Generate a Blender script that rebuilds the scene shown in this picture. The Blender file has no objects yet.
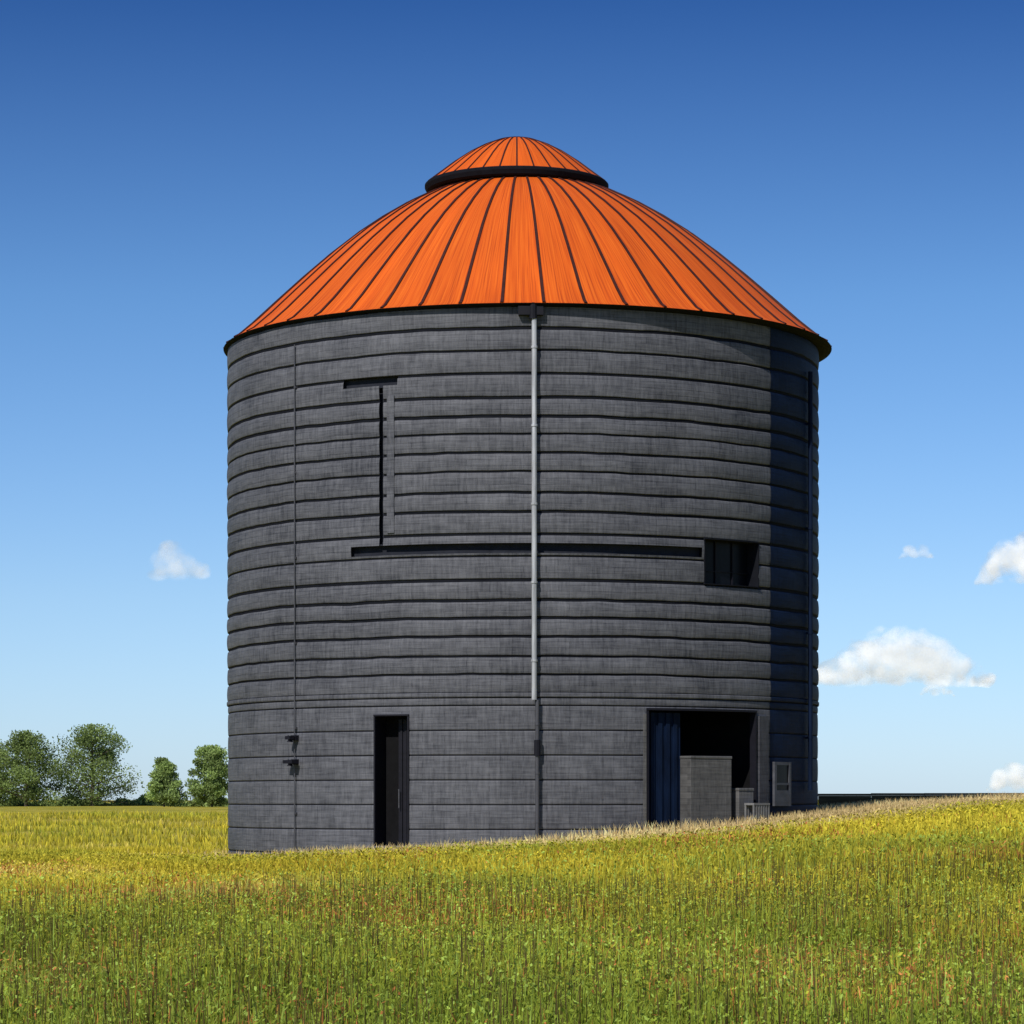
import bpy, math, random, bmesh
import numpy as np
from mathutils import Vector, noise
random.seed(4); rng=np.random.default_rng(7)
sc=bpy.context.scene
sc.view_settings.view_transform='Standard'; sc.view_settings.look='None'; sc.view_settings.exposure=0
EYE=1.7; F=2950.0; CX,CY=0.215,60.0; R=5.95
SUN_AZ=math.radians(29); SUN_EL=math.radians(43)
# ---------------- helpers
def X2th(px):
    lo,hi=-1.4,1.4
    for _ in range(50):
        m=(lo+hi)/2
        if 512+F*(CX+R*math.sin(m))/(CY-R*math.cos(m))<px: lo=m
        else: hi=m
    return lo
def Z(px,py):
    t=X2th(px); return EYE+(800-py)*(CY-R*math.cos(t))/F
def P(t,r,z): return (CX+r*math.sin(t),CY-r*math.cos(t),z)
ORG=Vector((CX,CY,0.0))
def link(o): sc.collection.objects.link(o); return o
def mk(name,V,Fc,mats,parent=None,org=None,fm=None,uv=None,smooth=False,label=None):
    me=bpy.data.meshes.new(name)
    o0=org if org is not None else Vector((0,0,0))
    me.from_pydata([(v[0]-o0[0],v[1]-o0[1],v[2]-o0[2]) for v in V],[],Fc)
    for m in mats: me.materials.append(m)
    if fm: me.polygons.foreach_set('material_index',fm)
    l=me.uv_layers.new(name='UVMap')
    if not uv: uv=[(math.atan2(v[0]-CX,CY-v[1])*R,v[2]) for v in V]
    vi=np.empty(len(me.loops),np.int32);me.loops.foreach_get('vertex_index',vi)
    l.data.foreach_set('uv',np.array(uv,np.float32)[vi].ravel())
    if smooth: me.polygons.foreach_set('use_smooth',[True]*len(me.polygons))
    me.update()
    o=link(bpy.data.objects.new(name,me))
    if parent: o.parent=parent
    else: o.location=o0
    if label: o['label']=label
    return o
class B:
    def __init__(s): s.V=[];s.F=[];s.M=[]
    def arc(s,t0,t1,z0,z1,r0,r1,m=0,step=0.02):
        n=max(1,int(abs(t1-t0)/step)); b=len(s.V)
        for i in range(n+1):
            t=t0+(t1-t0)*i/n
            s.V+= [P(t,r0,z0),P(t,r1,z0),P(t,r1,z1),P(t,r0,z1)]
        for i in range(n):
            a=b+4*i
            for k in range(4):
                s.F.append((a+k,a+(k+1)%4,a+4+(k+1)%4,a+4+k)); s.M.append(m)
        s.F+= [(b,b+3,b+2,b+1),(b+4*n,b+4*n+1,b+4*n+2,b+4*n+3)]; s.M+=[m,m]
        return s
    def tube(s,p0,p1,r0,r1=None,n=10,m=0):
        r1=r0 if r1 is None else r1
        p0=Vector(p0);p1=Vector(p1);d=(p1-p0).normalized()
        a=d.orthogonal().normalized();c=d.cross(a);b=len(s.V)
        for p,r in((p0,r0),(p1,r1)):
            for i in range(n):
                q=p+(a*math.cos(2*math.pi*i/n)+c*math.sin(2*math.pi*i/n))*r; s.V.append(tuple(q))
        for i in range(n): s.F.append((b+i,b+(i+1)%n,b+n+(i+1)%n,b+n+i)); s.M.append(m)
        s.F.append(tuple(b+i for i in range(n))[::-1]);s.F.append(tuple(b+n+i for i in range(n)));s.M+=[m,m]
        return s
    def box(s,c,d,t=0.0,m=0):
        b=len(s.V)
        for k in range(8):
            x=(1 if k&1 else -1)*d[0]/2;y=(1 if k&2 else -1)*d[1]/2;z=(1 if k&4 else -1)*d[2]/2
            s.V.append((c[0]+x*math.cos(t)-y*math.sin(t),c[1]+x*math.sin(t)+y*math.cos(t),c[2]+z))
        for f in((0,2,3,1),(4,5,7,6),(0,1,5,4),(2,6,7,3),(0,4,6,2),(1,3,7,5)):
            s.F.append(tuple(b+i for i in f));s.M.append(m)
        return s
    def mk(s,name,mats,**k): return mk(name,s.V,s.F,mats,fm=s.M,**k)
# ---------------- materials
def mat(name,col,rough=0.7,metal=0.0,noise_amt=0.25,ns=(6,6,6),coord='Object',bump=0.0,spec=0.5):
    m=bpy.data.materials.new(name);m.use_nodes=True;nt=m.node_tree;b=nt.nodes['Principled BSDF']
    b.inputs['Roughness'].default_value=rough;b.inputs['Metallic'].default_value=metal
    b.inputs['Specular IOR Level'].default_value=spec
    tc=nt.nodes.new('ShaderNodeTexCoord');mp=nt.nodes.new('ShaderNodeMapping');mp.inputs['Scale'].default_value=ns
    nz=nt.nodes.new('ShaderNodeTexNoise');nz.inputs['Scale'].default_value=1;nz.inputs['Detail'].default_value=6;nz.inputs['Roughness'].default_value=.65
    nt.links.new(tc.outputs[coord],mp.inputs[0]);nt.links.new(mp.outputs[0],nz.inputs['Vector'])
    r=nt.nodes.new('ShaderNodeValToRGB');r.color_ramp.elements[0].position=.3;r.color_ramp.elements[1].position=.7
    r.color_ramp.elements[0].color=[c*(1-noise_amt) for c in col]+[1];r.color_ramp.elements[1].color=[min(1,c*(1+noise_amt)) for c in col]+[1]
    nt.links.new(nz.outputs['Fac'],r.inputs[0]);nt.links.new(r.outputs[0],b.inputs['Base Color'])
    if bump:
        bp=nt.nodes.new('ShaderNodeBump');bp.inputs['Strength'].default_value=bump;bp.inputs['Distance'].default_value=.02
        nt.links.new(nz.outputs['Fac'],bp.inputs['Height']);nt.links.new(bp.outputs[0],b.inputs['Normal'])
    return m
def wall_mat(name,c0,c1,spec=.2):
    m=bpy.data.materials.new(name);m.use_nodes=True;nt=m.node_tree;b=nt.nodes['Principled BSDF']
    L=nt.links.new;N=nt.nodes.new
    uv=N('ShaderNodeUVMap');uv.uv_map='UVMap'
    def nz(sx,sy,det=4,off=0):
        mp=N('ShaderNodeMapping');mp.inputs['Scale'].default_value=(sx,sy,1);mp.inputs['Location'].default_value=(off,off,0)
        n=N('ShaderNodeTexNoise');n.inputs['Scale'].default_value=1;n.inputs['Detail'].default_value=det;n.inputs['Roughness'].default_value=.7
        L(uv.outputs[0],mp.inputs[0]);L(mp.outputs[0],n.inputs['Vector']);return n.outputs['Fac']
    a=nz(18,2.0);c=nz(2.2,26,4,5);d=nz(.5,.35,5,9);e=nz(1.2,2.3,3,13)
    def mul(x,k):
        q=N('ShaderNodeMath');q.operation='MULTIPLY';L(x,q.inputs[0]);q.inputs[1].default_value=k;return q.outputs[0]
    def add(x,y):
        q=N('ShaderNodeMath');q.operation='ADD';L(x,q.inputs[0]);L(y,q.inputs[1]);return q.outputs[0]
    br=N('ShaderNodeTexBrick');br.inputs['Scale'].default_value=1;br.inputs['Brick Width'].default_value=.42;br.inputs['Row Height'].default_value=.115
    br.inputs['Mortar Size'].default_value=.007;br.inputs['Mortar Smooth'].default_value=.6;br.inputs['Color1'].default_value=(.35,.35,.35,1);br.inputs['Color2'].default_value=(.65,.65,.65,1);br.inputs['Mortar'].default_value=(.05,.05,.05,1)
    L(uv.outputs[0],br.inputs['Vector'])
    s=add(add(add(mul(a,.30),mul(c,.26)),add(mul(d,.19),mul(e,.12))),mul(br.outputs['Color'],.13))
    r=N('ShaderNodeValToRGB');r.color_ramp.elements[0].position=.37;r.color_ramp.elements[1].position=.63
    r.color_ramp.elements[0].color=(*c0,1);r.color_ramp.elements[1].color=(*c1,1)
    L(s,r.inputs[0]);L(r.outputs[0],b.inputs['Base Color'])
    b.inputs['Roughness'].default_value=.62;b.inputs['Specular IOR Level'].default_value=spec
    bp=N('ShaderNodeBump');bp.inputs['Strength'].default_value=.6;bp.inputs['Distance'].default_value=.02
    L(s,bp.inputs['Height']);L(bp.outputs[0],b.inputs['Normal'])
    return m
def roof_mat():
    m=bpy.data.materials.new('orange_roof_metal');m.use_nodes=True;nt=m.node_tree;b=nt.nodes['Principled BSDF']
    L=nt.links.new;N=nt.nodes.new
    uv=N('ShaderNodeUVMap');uv.uv_map='UVMap'
    mp=N('ShaderNodeMapping');mp.inputs['Scale'].default_value=(1300,.8,1)
    n=N('ShaderNodeTexNoise');n.inputs['Scale'].default_value=1;n.inputs['Detail'].default_value=2;n.inputs['Roughness'].default_value=.5
    L(uv.outputs[0],mp.inputs[0]);L(mp.outputs[0],n.inputs['Vector'])
    r=N('ShaderNodeValToRGB');e=r.color_ramp.elements;e[0].position=.22;e[0].color=(.34,.045,.007,1);e[1].position=.76;e[1].color=(.74,.152,.014,1)
    q=e.new(.47);q.color=(.60,.095,.008,1)
    L(n.outputs['Fac'],r.inputs[0])
    mp2=N('ShaderNodeMapping');mp2.inputs['Scale'].default_value=(70,.25,1)
    n2=N('ShaderNodeTexNoise');n2.inputs['Scale'].default_value=1;n2.inputs['Detail'].default_value=2
    L(uv.outputs[0],mp2.inputs[0]);L(mp2.outputs[0],n2.inputs['Vector'])
    mr=N('ShaderNodeMapRange');mr.inputs[1].default_value=.3;mr.inputs[2].default_value=.7;mr.inputs[3].default_value=.86;mr.inputs[4].default_value=1.04
    L(n2.outputs['Fac'],mr.inputs[0])
    mx=N('ShaderNodeVectorMath');mx.operation='SCALE';L(r.outputs[0],mx.inputs[0]);L(mr.outputs[0],mx.inputs['Scale'])
    L(mx.outputs[0],b.inputs['Base Color']);b.inputs['Roughness'].default_value=.6;b.inputs['Specular IOR Level'].default_value=.15
    return m
M_wall=wall_mat('charcoal_siding',(.024,.026,.034),(.148,.151,.170));M_wall2=wall_mat('charcoal_trim',(.02,.02,.026),(.085,.087,.10));M_roof=roof_mat()
M_shade=wall_mat('painted_shade_siding',(.0015,.005,.016),(.007,.018,.055),.08)  # dark navy colour stands in for shade on the wall's right side
M_groove=mat('dark_groove',(.007,.008,.012),.9,spec=.1)
M_slot=mat('charcoal_recess',(.020,.022,.030),.9,spec=.1)
M_dark=mat('blackened_steel',(.007,.007,.012),.6,ns=(3,3,12),spec=.2)
M_seam=mat('dark_seam',(.045,.013,.009),.6,spec=.2)
M_navy=mat('navy_door_shaded_pipe',(.003,.009,.028),.7,ns=(8,8,1.5),noise_amt=.5,spec=.10)  # sliding door's own navy; on the right-hand pipe it stands in for shade
M_pipe=mat('galvanised_pipe',(.36,.37,.39),.5,.2,ns=(20,20,1.5),noise_amt=.4)
M_pipe_d=mat('dull_pipe',(.06,.06,.07),.5,.2,ns=(10,10,2))
M_conc=wall_mat('grey_concrete',(.035,.035,.037),(.15,.148,.148))
M_black=mat('dark_interior',(.006,.006,.007),.9,spec=.1)
M_glass=mat('dark_glass',(.004,.005,.008),.35,spec=.12)
M_white=mat('weathered_white_paint',(.15,.15,.15),.7,ns=(9,9,9))
M_edge=mat('grey_trim',(.06,.062,.075),.6,ns=(3,3,8),noise_amt=.4)
# ---------------- silo
silo=link(bpy.data.objects.new('grain_silo',None));silo.location=ORG
silo['label']='tall round charcoal ribbed grain silo with orange metal dome roof';silo['category']='silo'
K=dict(parent=silo,org=ORG)
ops=[(X2th(376),X2th(408),-1,Z(392,716)),
     (X2th(648),X2th(754),-1,Z(700,711)),
     (X2th(704),X2th(757),Z(730,585),Z(730,541)),
     (X2th(352),X2th(701),Z(530,553),Z(530,543)),
     (X2th(344),X2th(398),Z(370,387),Z(370,378)),None]
ops[5]=(X2th(380),X2th(384),ops[3][3]-.001,ops[4][2]+.001)
ZT=EYE+9.1
zband=Z(530,697)
prof=[];z=-.2
lev=[]
while z<zband-.02: lev.append(z); z+=.455
zz=zband+.08
n=19;h=(ZT-.02-zz)/n
hs=[h*(1+.15*random.uniform(-1,1)) for _ in range(n)];s=sum(hs);hs=[q*(ZT-.02-zz)/s for q in hs]
segs=[(lev[i],(lev+[zband])[i+1],0.016) for i in range(len(lev))]+[(zband,zz,.085)]
for q in hs: segs.append((zz,zz+q,.034)); zz+=q
for a,b,d in segs:
    hh=b-a
    if d==.085: prof+=[(a,0,1),(a,.03,0),(a+.02,.04,0),(b-.01,.04,0),(b,.03,0)]
    else:
        g=.022 if d<.03 else random.uniform(.03,.06)
        prof.append((a,-.002,1))
        for f in (0.0,.03,.09,.17,.28,.42,.58,.74,.88,.96,1.0):
            prof.append((a+.003+(hh-g)*f,d*(.15+.85*math.sin(math.pi*min(1,max(0,f*.86+.07)))**.55) if 0<f<1 else d*.15,1 if f==1.0 else 0))
        prof.append((b-g+.006,-.002,1))
prof.append((ZT,-.002,0))
prof0=list(prof)
for zc in sorted({o[i] for o in ops for i in(2,3) if o[i]>0}):
    for i in range(len(prof)-1):
        if prof[i][0]<zc<prof[i+1][0]:
            f=(zc-prof[i][0])/(prof[i+1][0]-prof[i][0]);prof.insert(i+1,(zc,prof[i][1]*(1-f)+prof[i+1][1]*f,prof[i][2]));break
ths=[-math.pi+2*math.pi*i/240 for i in range(240)]
edges=[o[i] for o in ops for i in(0,1)]
ths=[t for t in ths if min(abs(t-e) for e in edges)>.004]+edges;ths.sort()
lv=sorted({o[i] for o in ops for i in(2,3)})
def surf(prof,ths,off,skip,close):
    V=[];UV=[];Fc=[];FM=[];T=ths+([ths[0]+2*math.pi] if close else []);m=len(T)
    for (pz,pr,pm) in prof:
        fx=pz<zband+.1 or pz>ZT-.02
        dmin=min(abs(pz-q) for q in lv);wk=0 if fx else min(1,max(0,(dmin-.005)/.25))
        for t in T:
            w=wk*(.022*noise.noise((t*4,pz*.5,0))+.012*noise.noise((t*15,pz*2,4)))
            V.append(P(t,R+off+pr*(1 if fx else 1+.3*noise.noise((t*7,pz*1.1,9))),pz+w));UV.append((t*R,pz))
    for j in range(len(prof)-1):
        for i in range(m-1):
            tm=(T[i]+T[i+1])/2;zm=(prof[j][0]+prof[j+1][0])/2
            if skip and any(o[0]<tm<o[1] and o[2]<zm<o[3] for o in ops): continue
            a=j*m+i;Fc.append((a,a+1,a+m+1,a+m));FM.append(prof[j][2])
    return V,UV,Fc,FM
V,UV,Fc,FM=surf(prof,ths,0,True,True)
mk('wall',V,Fc,[M_wall,M_groove],fm=FM,uv=UV,**K)  # dark groove faces paint in part of the shadow line under each course
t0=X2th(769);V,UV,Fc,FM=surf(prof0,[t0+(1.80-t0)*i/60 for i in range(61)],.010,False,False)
mk('painted_shade',V,Fc,[M_shade,M_groove],fm=FM,uv=UV,label='navy strip painting shade onto the ribbed wall',**K)  # added strip over the ribs, coloured dark as the silo's shaded side
# roof
SX=.095
def roofP(t,r,z): return (CX+SX*max(0,(r-2)/4)+r*math.sin(t),CY-r*math.cos(t),z)
rp=[(6.15,9.08),(6.0,9.16),(5.62,9.48),(5.1,9.96),(4.57,10.44),(4.0,10.93),(3.5,11.32),(3.0,11.66),(2.5,11.96),(2.0,12.21),(1.7,12.32)]
def lathe(pts,n,f=roofP):
    V=[];UV=[];Fc=[]
    for j,(r,z) in enumerate(pts):
        for i in range(n+1):
            t=-math.pi+2*math.pi*i/n;V.append(f(t,r,EYE+z));UV.append((i/n,z))
    for j in range(len(pts)-1):
        for i in range(n): a=j*(n+1)+i;Fc.append((a,a+1,a+n+2,a+n+1))
    return V,Fc,UV
def ribs(V,Fc,FM,UV,pts,n,w,h,off=0,f=roofP):
    for k in range(n):
        t=2*math.pi*(k+off)/n;b0=len(V)
        for j,(r,z) in enumerate(pts):
            j0=max(0,j-1);j1=min(len(pts)-1,j+1)
            dr=pts[j1][0]-pts[j0][0];dz=pts[j1][1]-pts[j0][1];l=math.hypot(dr,dz);nr,nz_=(dz/l,-dr/l)
            ww=w*(0.65+.35*r/6)
            for (s_,hh) in((-1,-.01),(-1,h),(1,h),(1,-.01)):
                dt=s_*ww/max(r,.15);V.append(f(t+dt,r+nr*hh,EYE+z+nz_*hh));UV.append((k/n,z))
        for j in range(len(pts)-1):
            a=b0+4*j
            for q in range(3): Fc.append((a+q,a+q+1,a+q+5,a+q+4));FM.append(1)
V,Fc,UV=lathe(rp,192);FM=[0]*len(Fc);ribs(V,Fc,FM,UV,rp,50,.028,.022,.35)
roof=mk('roof',V,Fc,[M_roof,M_seam],fm=FM,uv=UV,smooth=False,**K)
roof.data.polygons.foreach_set('use_smooth',[m==0 for m in FM])
V,Fc,UV=lathe([(5.85,9.03),(6.00,9.035),(6.06,9.045),(6.15,9.066),(6.155,9.074),(6.14,9.077)],192)
mk('eave',V,Fc,[M_groove],parent=roof,org=ORG)
V,Fc,UV=lathe([(1.68,12.2),(1.68,12.5)],96)
mk('collar',V,Fc,[M_dark],parent=roof,org=ORG)
capf=lambda t,r,z:(CX-.12+r*math.sin(t),CY-r*math.cos(t),z)
cp=[(1.85,12.49),(1.6,12.68),(1.3,12.91),(1.0,13.11),(.7,13.27),(.4,13.39),(.15,13.45),(.0,13.46)]
V,Fc,UV=lathe(cp,96,capf);FM=[0]*len(Fc);ribs(V,Fc,FM,UV,cp[:-1],34,.018,.015,f=capf)
cap=mk('roof_cap',V,Fc,[M_roof,M_seam],fm=FM,uv=UV,parent=roof,org=ORG)
V,Fc,UV=lathe([(1.5,12.32),(1.78,12.33),(1.83,12.36),(1.87,12.44),(1.87,12.485),(1.84,12.51),(1.7,12.51)],96,capf)
mk('rim',V,Fc,[M_groove],parent=cap,org=ORG)
def pipe(px,y0,y1,rad,m,off=.12,name='downpipe',br=5,label=None):
    t=X2th(px);b=B();z0=Z(px,y0);z1=Z(px,y1)
    b.tube(P(t,R+off,z1),P(t,R+off,z0),rad,n=14)
    for i in range(br):
        zz=z1+(z0-z1)*(i+.5)/br
        b.tube(P(t,R+off,zz-.02),P(t,R+off,zz+.02),rad*1.25,n=14)
        b.arc(t-.005,t+.005,zz-.02,zz+.02,R-.02,R+off-rad*.5)
    return b.mk(name,[m],label=label,**K)
pipe(534,309,700,.048,M_pipe,.13,label='pale galvanised upper downpipe')
pipe(537,700,846,.036,M_pipe_d,.11,br=3,label='darker lower downpipe')
b=B();t=X2th(533);b.arc(t-.045,t+.03,Z(534,316),Z(534,307),R,R+.16);b.tube(P(t,R+.13,Z(534,320)),P(t,R+.13,Z(534,304)),.07)
b.mk('gutter_outlet',[M_dark],**K)
b=B();t=X2th(537);b.tube(P(t,R+.11,Z(537,756)),P(t,R+.11,Z(537,740)),.06);b.mk('pipe_joint',[M_dark],**K)
pipe(297,345,856,.012,M_pipe_d,.06,'conduit',6)
pipe(805,372,790,.045,M_navy,.11,'downpipe',4,label='downpipe with its shade painted in navy')  # pipe on the shaded side, with that shade put into its colour
for i,(py,ln) in enumerate(((738,.12),(762,.24))):
    t=X2th(297);zz=Z(297,py);b=B()
    b.arc(t-.012,t+.012,zz-.05,zz+.05,R,R+.10).tube(P(t,R+.1,zz),P(t,R+.22,zz+.03),.02)
    b.arc(t-ln/11,t+ln/11,zz-.03,zz+.035,R+.12,R+.24)
    b.tube(P(t,R+.17,zz-.08),P(t,R+.17,zz-.03),.06,.035)
    b.mk('wall_lamp',[M_dark],**K)
def opening(o,depth,fw,proud=.07,sill=False):
    b=B();t0,t1,z0,z1=o;z0=max(z0,0);dw=fw/R
    b.arc(t0-dw,t0,z0,z1,R-depth,R+proud);b.arc(t1,t1+dw,z0,z1,R-depth,R+proud)
    b.arc(t0-dw,t1+dw,z1,z1+fw,R-depth,R+proud+.01)
    if sill: b.arc(t0-dw,t1+dw,z0-fw,z0,R-depth,R+proud+.02)
    return b
for oi,nm in((3,'horizontal_slot'),(4,'upper_slot'),(5,'vertical_slot')):
    o=ops[oi];e_=.006*(oi-3)
    b=B();b.arc(o[0]-.02,o[1]+(.02 if oi!=3 else .006),o[2]-.08,o[3]+.08,R-.14-e_,R-.09-e_)
    if oi!=5:
        b.arc(o[0]-.01,o[1]+.004,o[3],o[3]+.03,R-.09,R-.01);b.arc(o[0]-.01,o[1]+.004,o[2]-.03,o[2],R-.09,R-.01)
    b.mk(nm,[M_slot],label='narrow dark recessed slot in the ribbed wall',**K)
B().arc(X2th(388),X2th(395),Z(392,533),Z(392,396),R-.02,R+.048).mk('flat_strip',[M_wall],**K)
o=ops[0]
door=B().arc(o[0]+.002,o[1]-.002,.2,o[3]-.002,R-.42,R-.36).mk('door',[M_black],**K)
opening(o,.42,.03,.04).mk('frame',[M_dark],parent=door,org=ORG)
tm=o[0]+(o[1]-o[0])*.52
b=B()
for k in range(6):
    a=tm+(o[1]-tm-.006)*k/6;b.arc(a,a+(o[1]-tm)/6-.002,.2,o[3]-.06,R-.30,R-.24 if k%2 else R-.26)
b.mk('leaf',[M_dark],parent=door,org=ORG)
B().tube(P(tm+.008,R-.18,1.9-.35),P(tm+.008,R-.18,1.9),.012).mk('handle',[M_edge],parent=door,org=ORG)
B().arc(o[0]-.01,o[1]+.01,.1,Z(392,846),R-.4,R+.12).mk('threshold',[M_conc],parent=door,org=ORG)
o=ops[1]
b=B();b.arc(o[0]-.04,o[1]+.04,0,o[3]+.3,R-2.6,R-2.5);b.arc(o[0]-.04,o[1]+.04,o[3]+.05,o[3]+.12,R-2.5,R-.03)
b.arc(o[0]-.05,o[0]-.04,0,o[3]+.1,R-2.5,R-.03);b.arc(o[1]+.04,o[1]+.05,0,o[3]+.1,R-2.5,R-.03);b.arc(o[0]-.04,o[1]+.04,.9,1.0,R-2.5,R-.1)
rec=b.mk('recess',[M_black],label='dark open bay in the wall',**K)
opening(o,.10,.04,.04).mk('frame',[M_dark],parent=rec,org=ORG)
b=B();t0=o[0]+.004;t1=X2th(684);n=9
for k in range(n):
    a=t0+(t1-t0)*k/n;b.arc(a,a+(t1-t0)/n,.5,o[3]-.04,R-.16,R-.10 if k%2 else R-.13)
sd=b.mk('sliding_door',[M_navy],label='navy corrugated sliding door',**K)
o=ops[2]
win=opening(o,.26,.018,.036,sill=True).mk('window',[M_groove],**K)
B().arc(o[0],o[1],o[2],o[3],R-.25,R-.23).mk('glass',[M_glass],parent=win,org=ORG)
b=B()
for f in(.33,.66): a=o[0]+(o[1]-o[0])*f;b.arc(a-.002,a+.002,o[2],o[3],R-.23,R-.20)
b.arc(o[0],o[1],o[2]+.25,o[2]+.265,R-.23,R-.202)
b.mk('mullion',[M_dark],parent=win,org=ORG)
b=B().arc(X2th(757),X2th(766),.6,Z(760,716),R-.02,R+.06);b.mk('pilaster',[M_wall2],**K)
b=B();a0,a1=X2th(772),X2th(787);z0,z1=Z(780,806),Z(780,762)
b.arc(a0,a1,z0,z1,R,R+.055);b.arc(a0-.005,a0+.008,z0,z1,R+.02,R+.08,m=1);b.arc(a1-.010,a1+.004,z0,z1,R+.02,R+.08,m=1)
b.arc(a0,a1,z1-.06,z1,R+.02,R+.075,m=1);b.arc(a0,a1,(z0+z1)/2-.02,(z0+z1)/2+.02,R+.02,R+.075,m=1);b.arc(a0,a1,z0,z0+.3,R+.02,R+.078,m=1)
b.mk('window',[M_glass,M_edge],label='small window with grey frame near the base',**K)
b=B().arc(X2th(643),X2th(645.5),.6,Z(645,714),R,R+.045);b.mk('corner_trim',[M_conc],**K)
# ---------------- terrain
def sst(a,b,x): t=np.clip((x-a)/(b-a),0,1);return t*t*(3-2*t)
bx=[-200,-40,-12,-6,0,3,5.3,8,12,30,200];bz=[-1.2,-1.2,-1.22,-1.17,-.84,-.62,-.40,-.18,-.09,.06,.0]
def vn(x,y,s,seed=0.0):
    return (np.sin(x*s*1.3+seed+1.7*np.sin(y*s*.9+seed*2))+np.sin(y*s*1.1+seed*3+1.9*np.sin(x*s*.7-seed))+np.sin((x+y)*s*.63+seed*5))/3
def th_(x,y):
    x=np.asarray(x,float);y=np.asarray(y,float)
    b=(np.interp(x-.8,bx,bz)+np.interp(x,bx,bz)+np.interp(x+.8,bx,bz))/3
    z=-1.68+(b+1.68)*sst(17,56,y)
    z=z+(-.55-z)*sst(66,150,y)
    z+=.045*vn(x,y,.55,1.)*sst(5,20,y)+.025*vn(x,y,1.7,2.)*(y<120)
    return z+EYE
ys=np.concatenate([np.linspace(-60,14,12),np.arange(15,80,.4),np.arange(80,160,2.5),np.array([170,185,200,220,240,260,300,350,420,520,700,1000,1500,2500,4000,7000])])
xs=np.concatenate([[-5000,-2500,-1200,-600,-300,-150,-90,-60,-45],np.arange(-35,35.1,.5),[45,60,90,150,300,600,1200,2500,5000]])
XX,YY=np.meshgrid(xs,ys);ZZ=th_(XX,YY)
V=np.stack([XX.ravel(),YY.ravel(),ZZ.ravel()],1);nx=len(xs);ny=len(ys)
Fc=[(j*nx+i,j*nx+i+1,(j+1)*nx+i+1,(j+1)*nx+i) for j in range(ny-1) for i in range(nx-1)]
gm=bpy.data.materials.new('meadow_ground');gm.use_nodes=True;nt=gm.node_tree;L=nt.links.new;N=nt.nodes.new;bs=nt.nodes['Principled BSDF']
tc=N('ShaderNodeTexCoord');n1=N('ShaderNodeTexNoise');n1.inputs['Scale'].default_value=.22;n1.inputs['Detail'].default_value=8;n1.inputs['Roughness'].default_value=.7
L(tc.outputs['Object'],n1.inputs['Vector']);r=N('ShaderNodeValToRGB');e=r.color_ramp.elements
e[0].position=.35;e[0].color=(.16,.18,.02,1);e[1].position=.68;e[1].color=(.50,.38,.07,1);q=e.new(.5);q.color=(.35,.31,.03,1)
L(n1.outputs['Fac'],r.inputs[0]);n2=N('ShaderNodeTexNoise');n2.inputs['Scale'].default_value=9;n2.inputs['Detail'].default_value=6
L(tc.outputs['Object'],n2.inputs['Vector']);mr=N('ShaderNodeMapRange');mr.inputs[1].default_value=.3;mr.inputs[2].default_value=.7;mr.inputs[3].default_value=.6;mr.inputs[4].default_value=1.2
L(n2.outputs['Fac'],mr.inputs[0]);sm=N('ShaderNodeVectorMath');sm.operation='SCALE';L(r.outputs[0],sm.inputs[0]);L(mr.outputs[0],sm.inputs['Scale'])
L(sm.outputs[0],bs.inputs['Base Color']);bs.inputs['Roughness'].default_value=.95;bs.inputs['Specular IOR Level'].default_value=.1
g=mk('ground',V.tolist(),Fc,[gm],smooth=True);g['kind']='structure'
# ---------------- grass
def fast(name,Vt,loops,starts,cols,mats):
    me=bpy.data.meshes.new(name);me.vertices.add(len(Vt));me.vertices.foreach_set('co',Vt.astype(np.float32).ravel())
    me.loops.add(len(loops));me.loops.foreach_set('vertex_index',loops.astype(np.int32))
    me.polygons.add(len(starts));me.polygons.foreach_set('loop_start',starts.astype(np.int32))
    for m in mats: me.materials.append(m)
    me.update(calc_edges=True)
    ca=me.color_attributes.new('Col','FLOAT_COLOR','POINT')
    ca.data.foreach_set('color',np.concatenate([cols,np.ones((len(cols),1))],1).astype(np.float32).ravel())
    return link(bpy.data.objects.new(name,me))
def leafmat(name,tr=.35):
    m=bpy.data.materials.new(name);m.use_nodes=True;nt=m.node_tree;L=nt.links.new;N=nt.nodes.new
    for q in list(nt.nodes): nt.nodes.remove(q)
    a=N('ShaderNodeAttribute');a.attribute_name='Col';d=N('ShaderNodeBsdfDiffuse');t=N('ShaderNodeBsdfTranslucent');mx=N('ShaderNodeMixShader');o=N('ShaderNodeOutputMaterial')
    mx.inputs[0].default_value=tr;L(a.outputs['Color'],d.inputs[0]);L(a.outputs['Color'],t.inputs[0]);L(d.outputs[0],mx.inputs[1]);L(t.outputs[0],mx.inputs[2]);L(mx.outputs[0],o.inputs[0])
    return m
M_gr=leafmat('grass_blades',.4)
GR=np.array([.31,.39,.05]);YG=np.array([.70,.58,.06]);ST=np.array([.90,.68,.34]);RD=np.array([.70,.28,.09]);BR=np.array([.43,.58,.11]);DK=np.array([.14,.11,.04])
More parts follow.
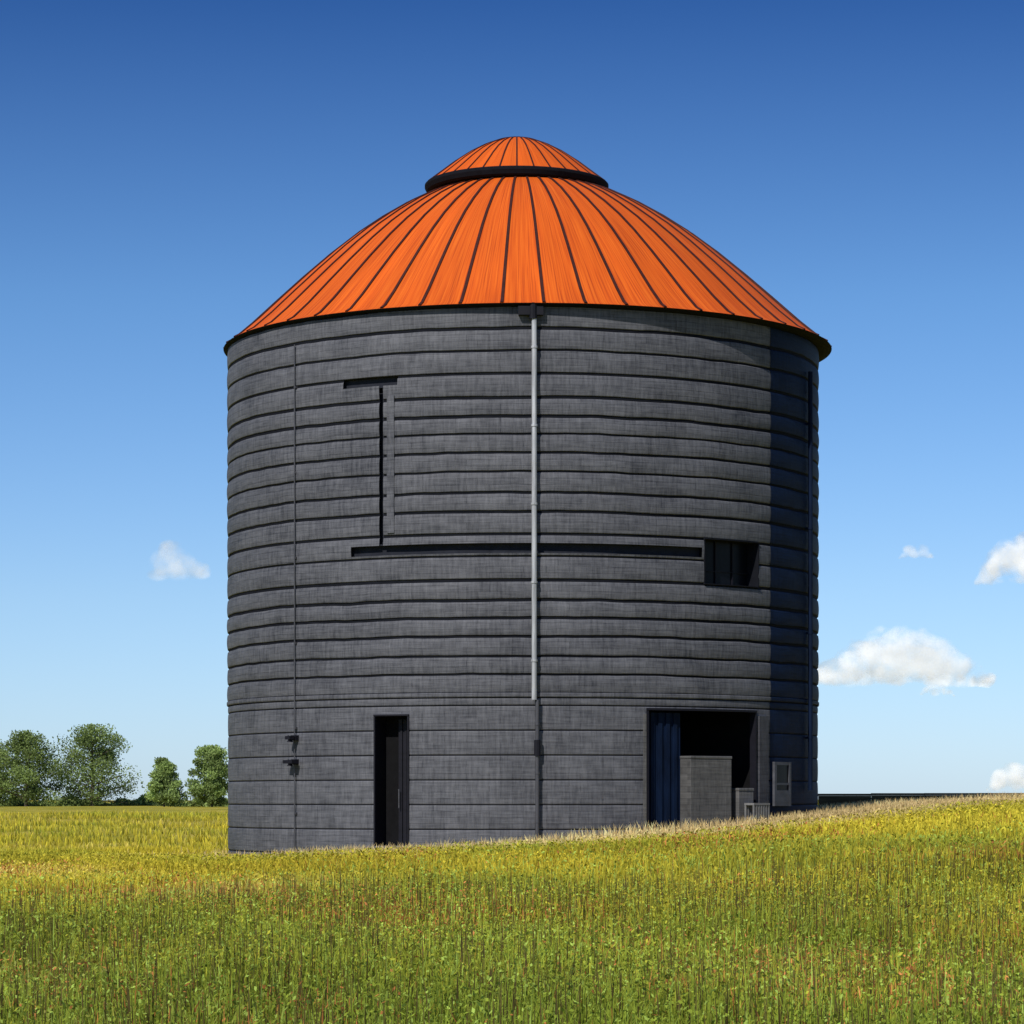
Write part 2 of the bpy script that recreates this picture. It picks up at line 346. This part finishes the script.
def scatter(y0,y1,dens,hmin,hmax,w,kind,seed,stalk=False,fringe=False):
    r=np.random.default_rng(seed)
    area=(y1**2-y0**2)*.225;n=int(area*dens)
    y=np.sqrt(r.uniform(y0*y0,y1*y1,n));x=r.uniform(-.225,.225,n)*y
    d=np.hypot(x-CX,y-CY);k=d>R+.10
    if fringe: k&=((d<R+.1+np.abs(r.normal(0,2.2,len(d))))|((x>5)&(y>53+r.uniform(0,6,len(d)))&(y<66)))&(x>-4.5+r.normal(0,1.2,len(d)))
    x,y,d=x[k],y[k],d[k]
    if not fringe:
        cl=vn(x,y,2.6,seed)+.6*vn(x,y,6.1,seed+2);k=r.uniform(-1.6,.9,len(x))<cl;x,y,d=x[k],y[k],d[k]
    n=len(x)
    z=th_(x,y);dist_s=np.clip((d-R)/7,0,1)
    h=r.uniform(hmin,hmax,n)*(1 if fringe else (.35+.65*dist_s))*(1+.35*vn(x,y,.9,4))
    a=r.uniform(0,2*np.pi,n);lean=r.normal(0,.05 if stalk else .22,(n,2))*h[:,None]
    ww=w*r.uniform(.6,1.4,n)
    p=vn(x,y,.35,5.)+.7*vn(x,y*.5,1.1,6.)+r.normal(0,.35,n)
    f=np.clip(.45+.45*p+.7*(sst(24,48,y)-.5),0,1)[:,None]
    c=GR*(1-f)+YG*f
    s=np.clip((1-dist_s*1.5)*1.3*sst(-4,1,x)+.6*sst(48,58,y)*sst(3,6,x)+.4*vn(x,y,.5,8.)-.12+r.normal(0,.12,n),0,1)[:,None];c=c*(1-s)+ST*s
    pr=vn(x,y*.6,.8,11.)+.5*vn(x,y,2.3,12.)
    rd=r.uniform(0,1,n)<np.clip((pr-.1)*.55,.02,.34)*(y<50);c[rd]=RD*r.uniform(.5,1.2,(rd.sum(),1))
    br=r.uniform(0,1,n)<(.28 if kind=='leaf' else .12)*(y<45);c[br]=BR
    if stalk:
        dk=r.uniform(0,1,n)<.65;c[dk]=DK
    if fringe: c=ST*r.uniform(.7,1.1,(n,1))*np.ones((n,3))
    c=c*r.uniform(.6,1.25,(n,1))
    c=c*(1+.20*np.clip(vn(x,y*.7,.6,20.)+.5*vn(x,y,1.9,21.),-1,1))[:,None]
    dx=np.cos(a)*ww/2;dy=np.sin(a)*ww/2
    if kind=='blade':
        b0=np.stack([x-dx,y-dy,z-.02],1);b1=np.stack([x+dx,y+dy,z-.02],1)
        m0=np.stack([x-dx*.8+lean[:,0]*.35,y-dy*.8+lean[:,1]*.35,z+h*.6],1);m1=np.stack([x+dx*.8+lean[:,0]*.35,y+dy*.8+lean[:,1]*.35,z+h*.6],1)
        t=np.stack([x+lean[:,0],y+lean[:,1],z+h],1)
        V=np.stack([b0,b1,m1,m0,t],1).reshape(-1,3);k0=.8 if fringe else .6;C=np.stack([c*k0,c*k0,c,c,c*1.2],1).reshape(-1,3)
        i=np.arange(n)[:,None]*5;lo=(i+np.array([0,1,2,3,3,2,4])).ravel();st=(np.arange(n)[:,None]*7+np.array([0,4])).ravel()
    else:
        zz=z+h;q=r.uniform(-.5,.5,(n,3));l=w*2*r.uniform(.5,1.3,(n,1))
        dirv=np.stack([np.cos(a),np.sin(a),q[:,0]*2],1)*l*.5;sid=np.stack([-np.sin(a),np.cos(a),q[:,1]*2.5],1)*ww[:,None]*.5
        cc=np.stack([x,y,zz],1)
        V=np.stack([cc-dirv,cc+sid,cc+dirv,cc-sid],1).reshape(-1,3);C=np.repeat(c*1.0,4,0)
        i=np.arange(n)[:,None]*4;lo=(i+np.arange(4)).ravel();st=np.arange(n)*4
    return V,lo,st,C
parts=[scatter(17,31,520,.12,.27,.013,'blade',1),scatter(17,38,75,.28,.48,.010,'blade',2,True),scatter(17,36,480,.05,.34,.018,'leaf',3),
 scatter(31,46,320,.10,.24,.016,'blade',4),scatter(46,68,210,.09,.20,.020,'blade',5),scatter(36,60,130,.08,.24,.025,'leaf',6),scatter(68,130,16,.1,.25,.04,'blade',7),
 scatter(44,67,230,.08,.23,.013,'blade',9,fringe=True)]
Vs=[];Ls=[];Ss=[];Cs=[];vo=lo_=0
for v,l,s,c in parts:
    Vs.append(v);Ls.append(l+vo);Ss.append(s+lo_);Cs.append(c);vo+=len(v);lo_+=len(l)
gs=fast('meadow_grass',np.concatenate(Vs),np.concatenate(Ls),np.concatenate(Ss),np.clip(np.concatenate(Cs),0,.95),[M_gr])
gs['kind']='stuff';gs['label']='yellow green meadow grass with dry seed heads';gs['category']='grass'
# ---------------- trees
M_bark=mat('bark',(.10,.08,.06),.9);M_lf=leafmat('tree_leaves',.4)
def tree(px,pytop,pw,dist,seed,label,dark=1.0,point=False,dn=1.0):
    r=np.random.default_rng(seed);rr=random.Random(seed)
    s=dist/F;x0=(px-512)*s;z0=float(th_(x0,dist));H=EYE+(800-pytop)*s-z0;W=pw*s/2
    org=Vector((x0,dist,z0));e=link(bpy.data.objects.new('tree',None));e.location=org
    e['label']=label;e['category']='tree';e['group']='trees along the field edge'
    b=B();b.tube((0,0,-.2),(.05,.1,H*.45),H*.024,H*.015,8);b.tube((.05,.1,H*.45),(0,0,H*.88),H*.015,H*.004,8)
    cl=[]
    nb=34
    for k in range(nb):
        f=.08+.86*k/nb;a=k*2.4+rr.uniform(-.5,.5)
        pr=(1-f)**.7*1.2 if point else math.sin(math.pi*min(1,(f*.8+.2)))**.6
        rad=W*pr*rr.uniform(.5,1.0)
        p1=Vector((math.cos(a)*rad,math.sin(a)*rad,H*(f+rr.uniform(-.04,.06))))
        b.tube((0,0,H*max(.08,f-.15)),p1,H*.009,H*.003,6)
        cl.append((p1,W*rr.uniform(.2,.34)));cl.append((p1*.5+Vector((0,0,H*f*.5)),W*rr.uniform(.24,.38)))
    cl.append((Vector((0,0,H*.95)),W*.16))
    mk('trunk',b.V,b.F,[M_bark],parent=e)
    C=[];Vv=[]
    for (c,rad) in cl:
        n=int(260*dn*rr.uniform(.6,1.3));d=r.normal(0,1,(n,3));d/=np.linalg.norm(d,axis=1)[:,None];d*=(r.uniform(.2,1.25,(n,1)))**.7*rad
        d[:,2]*=.7;p=np.array(c)+d;p=p[p[:,2]<H*1.01];n=len(p)
        u=r.normal(0,1,(n,3));u/=np.linalg.norm(u,axis=1)[:,None];v=np.cross(u,r.normal(0,1,(n,3)));v/=np.linalg.norm(v,axis=1)[:,None]
        sz=r.uniform(.05,.13,(n,1))
        Vv.append(np.stack([p-u*sz,p+v*sz*.6,p+u*sz,p-v*sz*.6],1).reshape(-1,3))
        cc=np.array([.25,.335,.11])*r.uniform(.7,1.3,(n,1))*rr.uniform(.6,1.25)*dark;C.append(np.repeat(cc,4,0))  # leaf green lightened so the colour carries some distance haze
    Vv=np.concatenate(Vv);C=np.concatenate(C);n=len(Vv)//4
    o=fast('crown',Vv,np.arange(4*n),np.arange(n)*4,np.clip(C,0,.8),[M_lf]);o.parent=e
tree(26,731,78,250,1,'broad leafy green tree at the field edge',.9)
tree(-16,738,66,256,8,'broad leafy green tree at the field edge',.85)
tree(92,725,90,255,2,'tallest broad green tree with an uneven crown',.95)
tree(164,758,46,240,3,'small pointed airy bright green tree',1.2,True,.7)
tree(212,745,48,245,4,'medium green tree beside the silo',1.15,False,.9)
tree(250,752,50,252,5,'medium green tree beside the silo',1.1)
r=np.random.default_rng(5);n=12000;x=r.uniform(-48,-16,n);y=262+r.normal(0,1.2,n);hh=(.3+.45*np.sin(x*1.1)+.4*np.sin(x*2.7+1))*.6+.3
z=th_(x,y)+r.uniform(0,1,n)*np.clip(hh,.15,2);p=np.stack([x,y,z],1)
u=r.normal(0,1,(n,3));u/=np.linalg.norm(u,axis=1)[:,None];v=np.cross(u,r.normal(0,1,(n,3)));v/=np.linalg.norm(v,axis=1)[:,None];sz=r.uniform(.1,.25,(n,1))
Vv=np.stack([p-u*sz,p+v*sz*.6,p+u*sz,p-v*sz*.6],1).reshape(-1,3);C=np.repeat(np.array([.24,.31,.10])*r.uniform(.5,1.5,(n,1)),4,0)
h=fast('undergrowth',Vv,np.arange(4*n),np.arange(n)*4,C,[M_lf]);h['kind']='stuff';h['label']='low green undergrowth beneath the distant trees';h['category']='undergrowth'
# ---------------- low wall on the rise
b=B();yw=66.5;M_dw=mat('dark_timber',(.12,.085,.042),.85,ns=(1,4,12),noise_amt=.5,spec=.15)
x=4.5
while x<22:
    ztop=EYE+.14+.008*max(0,x-7)+.008*math.sin(x);zb=float(th_(x,yw))-.1
    b.box((x+.6,yw,(ztop-.05+zb)/2),(1.18,.14,ztop-.05-zb));b.box((x+.6,yw,ztop-.025),(1.2,.17,.046));x+=1.2
w=b.mk('low_wall',[M_dw],org=Vector((12,yw,1.6)));w['label']='long low dark timber wall along the grassy rise';w['category']='wall'
# ---------------- concrete blocks and crate by the bay
def block(pa,pb,ytop,off,label):
    t0,t1=X2th(pa),X2th(pb);tm=(t0+t1)/2;zt=Z((pa+pb)/2,ytop);c=P(tm,R+off,0);wd=(t1-t0)*R*.93
    zg=float(th_(c[0],c[1]))-.15
    b=B();b.box((c[0],c[1],(zg+zt-.06)/2),(wd,.36,zt-.06-zg),tm);b.box((c[0],c[1],zt-.03),(wd+.02,.38,.055),tm)
    q=b.mk('concrete_block',[M_conc],org=Vector((c[0],c[1],zg)))
    bv=q.modifiers.new('b','BEVEL');bv.width=.012;bv.segments=2
    q['label']=label;q['category']='concrete block'
block(683,727,756,-.02,'chest high grey concrete block standing in the open bay')
block(731,747,788,.0,'low grey concrete block beside the taller block')
c=P(X2th(745),R+.3,0);zt=Z(745,803);zg=float(th_(c[0],c[1]))-.05;tm=X2th(744)
b=B();W_=.42
for s_ in(-1,1):
    for k in range(7):
        u=-W_/2+W_*k/6;px_=c[0]+u*math.cos(tm)+s_*.10*math.sin(tm);py_=c[1]+u*math.sin(tm)-s_*.10*math.cos(tm)
        b.box((px_,py_,(zg+zt)/2),(.035,.03,zt-zg),tm)
b.box((c[0],c[1],zt-.02),(W_+.04,.24,.04),tm);b.box((c[0],c[1],zg+.14),(W_-.02,.17,.05),tm)
q=b.mk('slatted_crate',[M_white],org=Vector((c[0],c[1],zg)));q['label']='small pale slatted crate standing in grass beside the bay';q['category']='crate'
# ---------------- clouds
def cloudmat(name,amax,emi,lo,hi):
    cm=bpy.data.materials.new(name);cm.use_nodes=True;nt=cm.node_tree;L=nt.links.new;N=nt.nodes.new
    for q in list(nt.nodes): nt.nodes.remove(q)
    lw=N('ShaderNodeLayerWeight');lw.inputs[0].default_value=.5;tc=N('ShaderNodeTexCoord');nz=N('ShaderNodeTexNoise');nz.inputs['Scale'].default_value=.10;nz.inputs['Detail'].default_value=6;nz.inputs['Roughness'].default_value=.6
    L(tc.outputs['Object'],nz.inputs['Vector'])
    ma=N('ShaderNodeMath');ma.operation='MULTIPLY_ADD';L(nz.outputs['Fac'],ma.inputs[0]);ma.inputs[1].default_value=.8;L(lw.outputs['Facing'],ma.inputs[2])
    mr=N('ShaderNodeMapRange');mr.interpolation_type='SMOOTHSTEP';mr.inputs[1].default_value=lo;mr.inputs[2].default_value=hi;mr.inputs[3].default_value=amax;mr.inputs[4].default_value=0;L(ma.outputs[0],mr.inputs[0])
    d=N('ShaderNodeBsdfDiffuse');d.inputs[0].default_value=(.85,.85,.85,1);t=N('ShaderNodeBsdfTranslucent');t.inputs[0].default_value=(.85,.85,.85,1)
    ms=N('ShaderNodeMixShader');ms.inputs[0].default_value=.5;L(d.outputs[0],ms.inputs[1]);L(t.outputs[0],ms.inputs[2])
    em=N('ShaderNodeEmission');em.inputs[0].default_value=(.93,.95,1,1);em.inputs[1].default_value=emi;ad=N('ShaderNodeAddShader');L(ms.outputs[0],ad.inputs[0]);L(em.outputs[0],ad.inputs[1])  # weak glow stands in for sunlight scattered inside the cloud
    tr=N('ShaderNodeBsdfTransparent');m2=N('ShaderNodeMixShader');L(mr.outputs[0],m2.inputs[0]);L(tr.outputs[0],m2.inputs[1]);L(ad.outputs[0],m2.inputs[2]);o=N('ShaderNodeOutputMaterial');L(m2.outputs[0],o.inputs[0])
    return cm
CM=cloudmat('cloud_vapour',.78,.30,.28,.85);CF=cloudmat('faint_cloud_vapour',.46,.28,.15,.80)
ctex=bpy.data.textures.new('puffs','CLOUDS');ctex.noise_scale=11;ctex.noise_depth=1
def cloud(px,py,pw,ph,seed,label,cm,sm=14):
    rr=random.Random(seed);D=1500;s=D/F;org=Vector(((px-512)*s,D,EYE+(800-py)*s));W=pw*s;H=ph*s
    bm=bmesh.new();n=max(6,int(pw/5))
    for k in range(n):
        f=(k+.5)/n;u=(f-.5)*W*.86;env=max(.35,math.sin(math.pi*min(1,f*.95+.03))**.7)
        rad=H*.36*env*rr.uniform(.85,1.15)
        ret=bmesh.ops.create_icosphere(bm,subdivisions=3,radius=rad)
        off=Vector((u,rr.uniform(-.2,.2)*W*.4,-H*.42+rad*.75+rr.uniform(0,.34)*H*env))
        for v in ret['verts']:
            v.co.z*=.85;v.co+=off
            if v.co.z<-H*.3: v.co.z=-H*.3+(v.co.z+H*.3)*.3
    me=bpy.data.meshes.new('cloud');bm.to_mesh(me);bm.free();me.materials.append(cm)
    o=link(bpy.data.objects.new('cloud',me));o.location=org
    m=o.modifiers.new('r','REMESH');m.mode='VOXEL';m.voxel_size=max(.35,H/26);m.use_smooth_shade=True
    m=o.modifiers.new('s0','SMOOTH');m.iterations=sm;m.factor=.6
    m=o.modifiers.new('d','DISPLACE');m.texture=ctex;m.strength=H*.12;m.mid_level=.35;m.texture_coords='GLOBAL'
    m=o.modifiers.new('s','SMOOTH');m.iterations=8
    o['label']=label;o['category']='cloud';o['group']='small fair weather clouds'
cloud(179,563,76,60,1,'small soft white puff of cloud',CF,60)
cloud(900,662,216,80,2,'wide flat based white cumulus cloud',CM,22)
cloud(1022,563,104,74,3,'white cumulus cloud with rounded top',CM,24)
cloud(916,552,44,26,4,'tiny faint wisp of cloud',CF,40)
cloud(938,690,44,22,5,'tiny faint wisp of cloud',CF,40)
cloud(1018,779,72,42,6,'small white cloud low over the horizon',CM,24)
# ---------------- world, sun, camera
w=bpy.data.worlds.new('World');sc.world=w;w.use_nodes=True;nt=w.node_tree;L=nt.links.new;N=nt.nodes.new
bg=nt.nodes['Background'];sky=N('ShaderNodeTexSky');sky.sky_type='NISHITA';sky.sun_disc=False
sky.sun_elevation=SUN_EL;sky.sun_rotation=math.pi+SUN_AZ;sky.altitude=300;sky.air_density=1;sky.dust_density=.3;sky.ozone_density=2
tc=N('ShaderNodeTexCoord');sp=N('ShaderNodeSeparateXYZ');L(tc.outputs['Generated'],sp.inputs[0])
rm=N('ShaderNodeValToRGB');L(sp.outputs[2],rm.inputs[0]);e=rm.color_ramp.elements
k=1/1.5
e[0].position=0;e[0].color=(.70*k,.93*k,1.46*k,1);e[1].position=.7;e[1].color=(.45*k,.6*k,.95*k,1)
for p_,c_ in ((.068,(.66,.86,1.22)),(.167,(.44,.69,1.02)),(.262,(.15,.34,.68))):
    q=e.new(p_);q.color=(c_[0]*k,c_[1]*k,c_[2]*k,1)
mx=N('ShaderNodeMix');mx.data_type='RGBA';mx.blend_type='MULTIPLY';mx.inputs[0].default_value=1;L(sky.outputs[0],mx.inputs[6]);L(rm.outputs[0],mx.inputs[7])
L(mx.outputs[2],bg.inputs[0]);bg.inputs[1].default_value=.15
sl=bpy.data.lights.new('sun','SUN');sl.energy=4.6;sl.angle=math.radians(.5);sl.color=(1,.95,.87);so=link(bpy.data.objects.new('sun',sl))
d=Vector((-math.sin(SUN_AZ)*math.cos(SUN_EL),-math.cos(SUN_AZ)*math.cos(SUN_EL),math.sin(SUN_EL)));so.rotation_euler=(-d).to_track_quat('-Z','Y').to_euler()
cd=bpy.data.cameras.new('camera');cam=link(bpy.data.objects.new('camera',cd));cam.location=(0,0,EYE);cam.rotation_euler=(math.pi/2,0,0)
cd.sensor_width=36;cd.lens=F/1024*36;cd.shift_y=288/1024;cd.clip_end=20000;sc.camera=cam
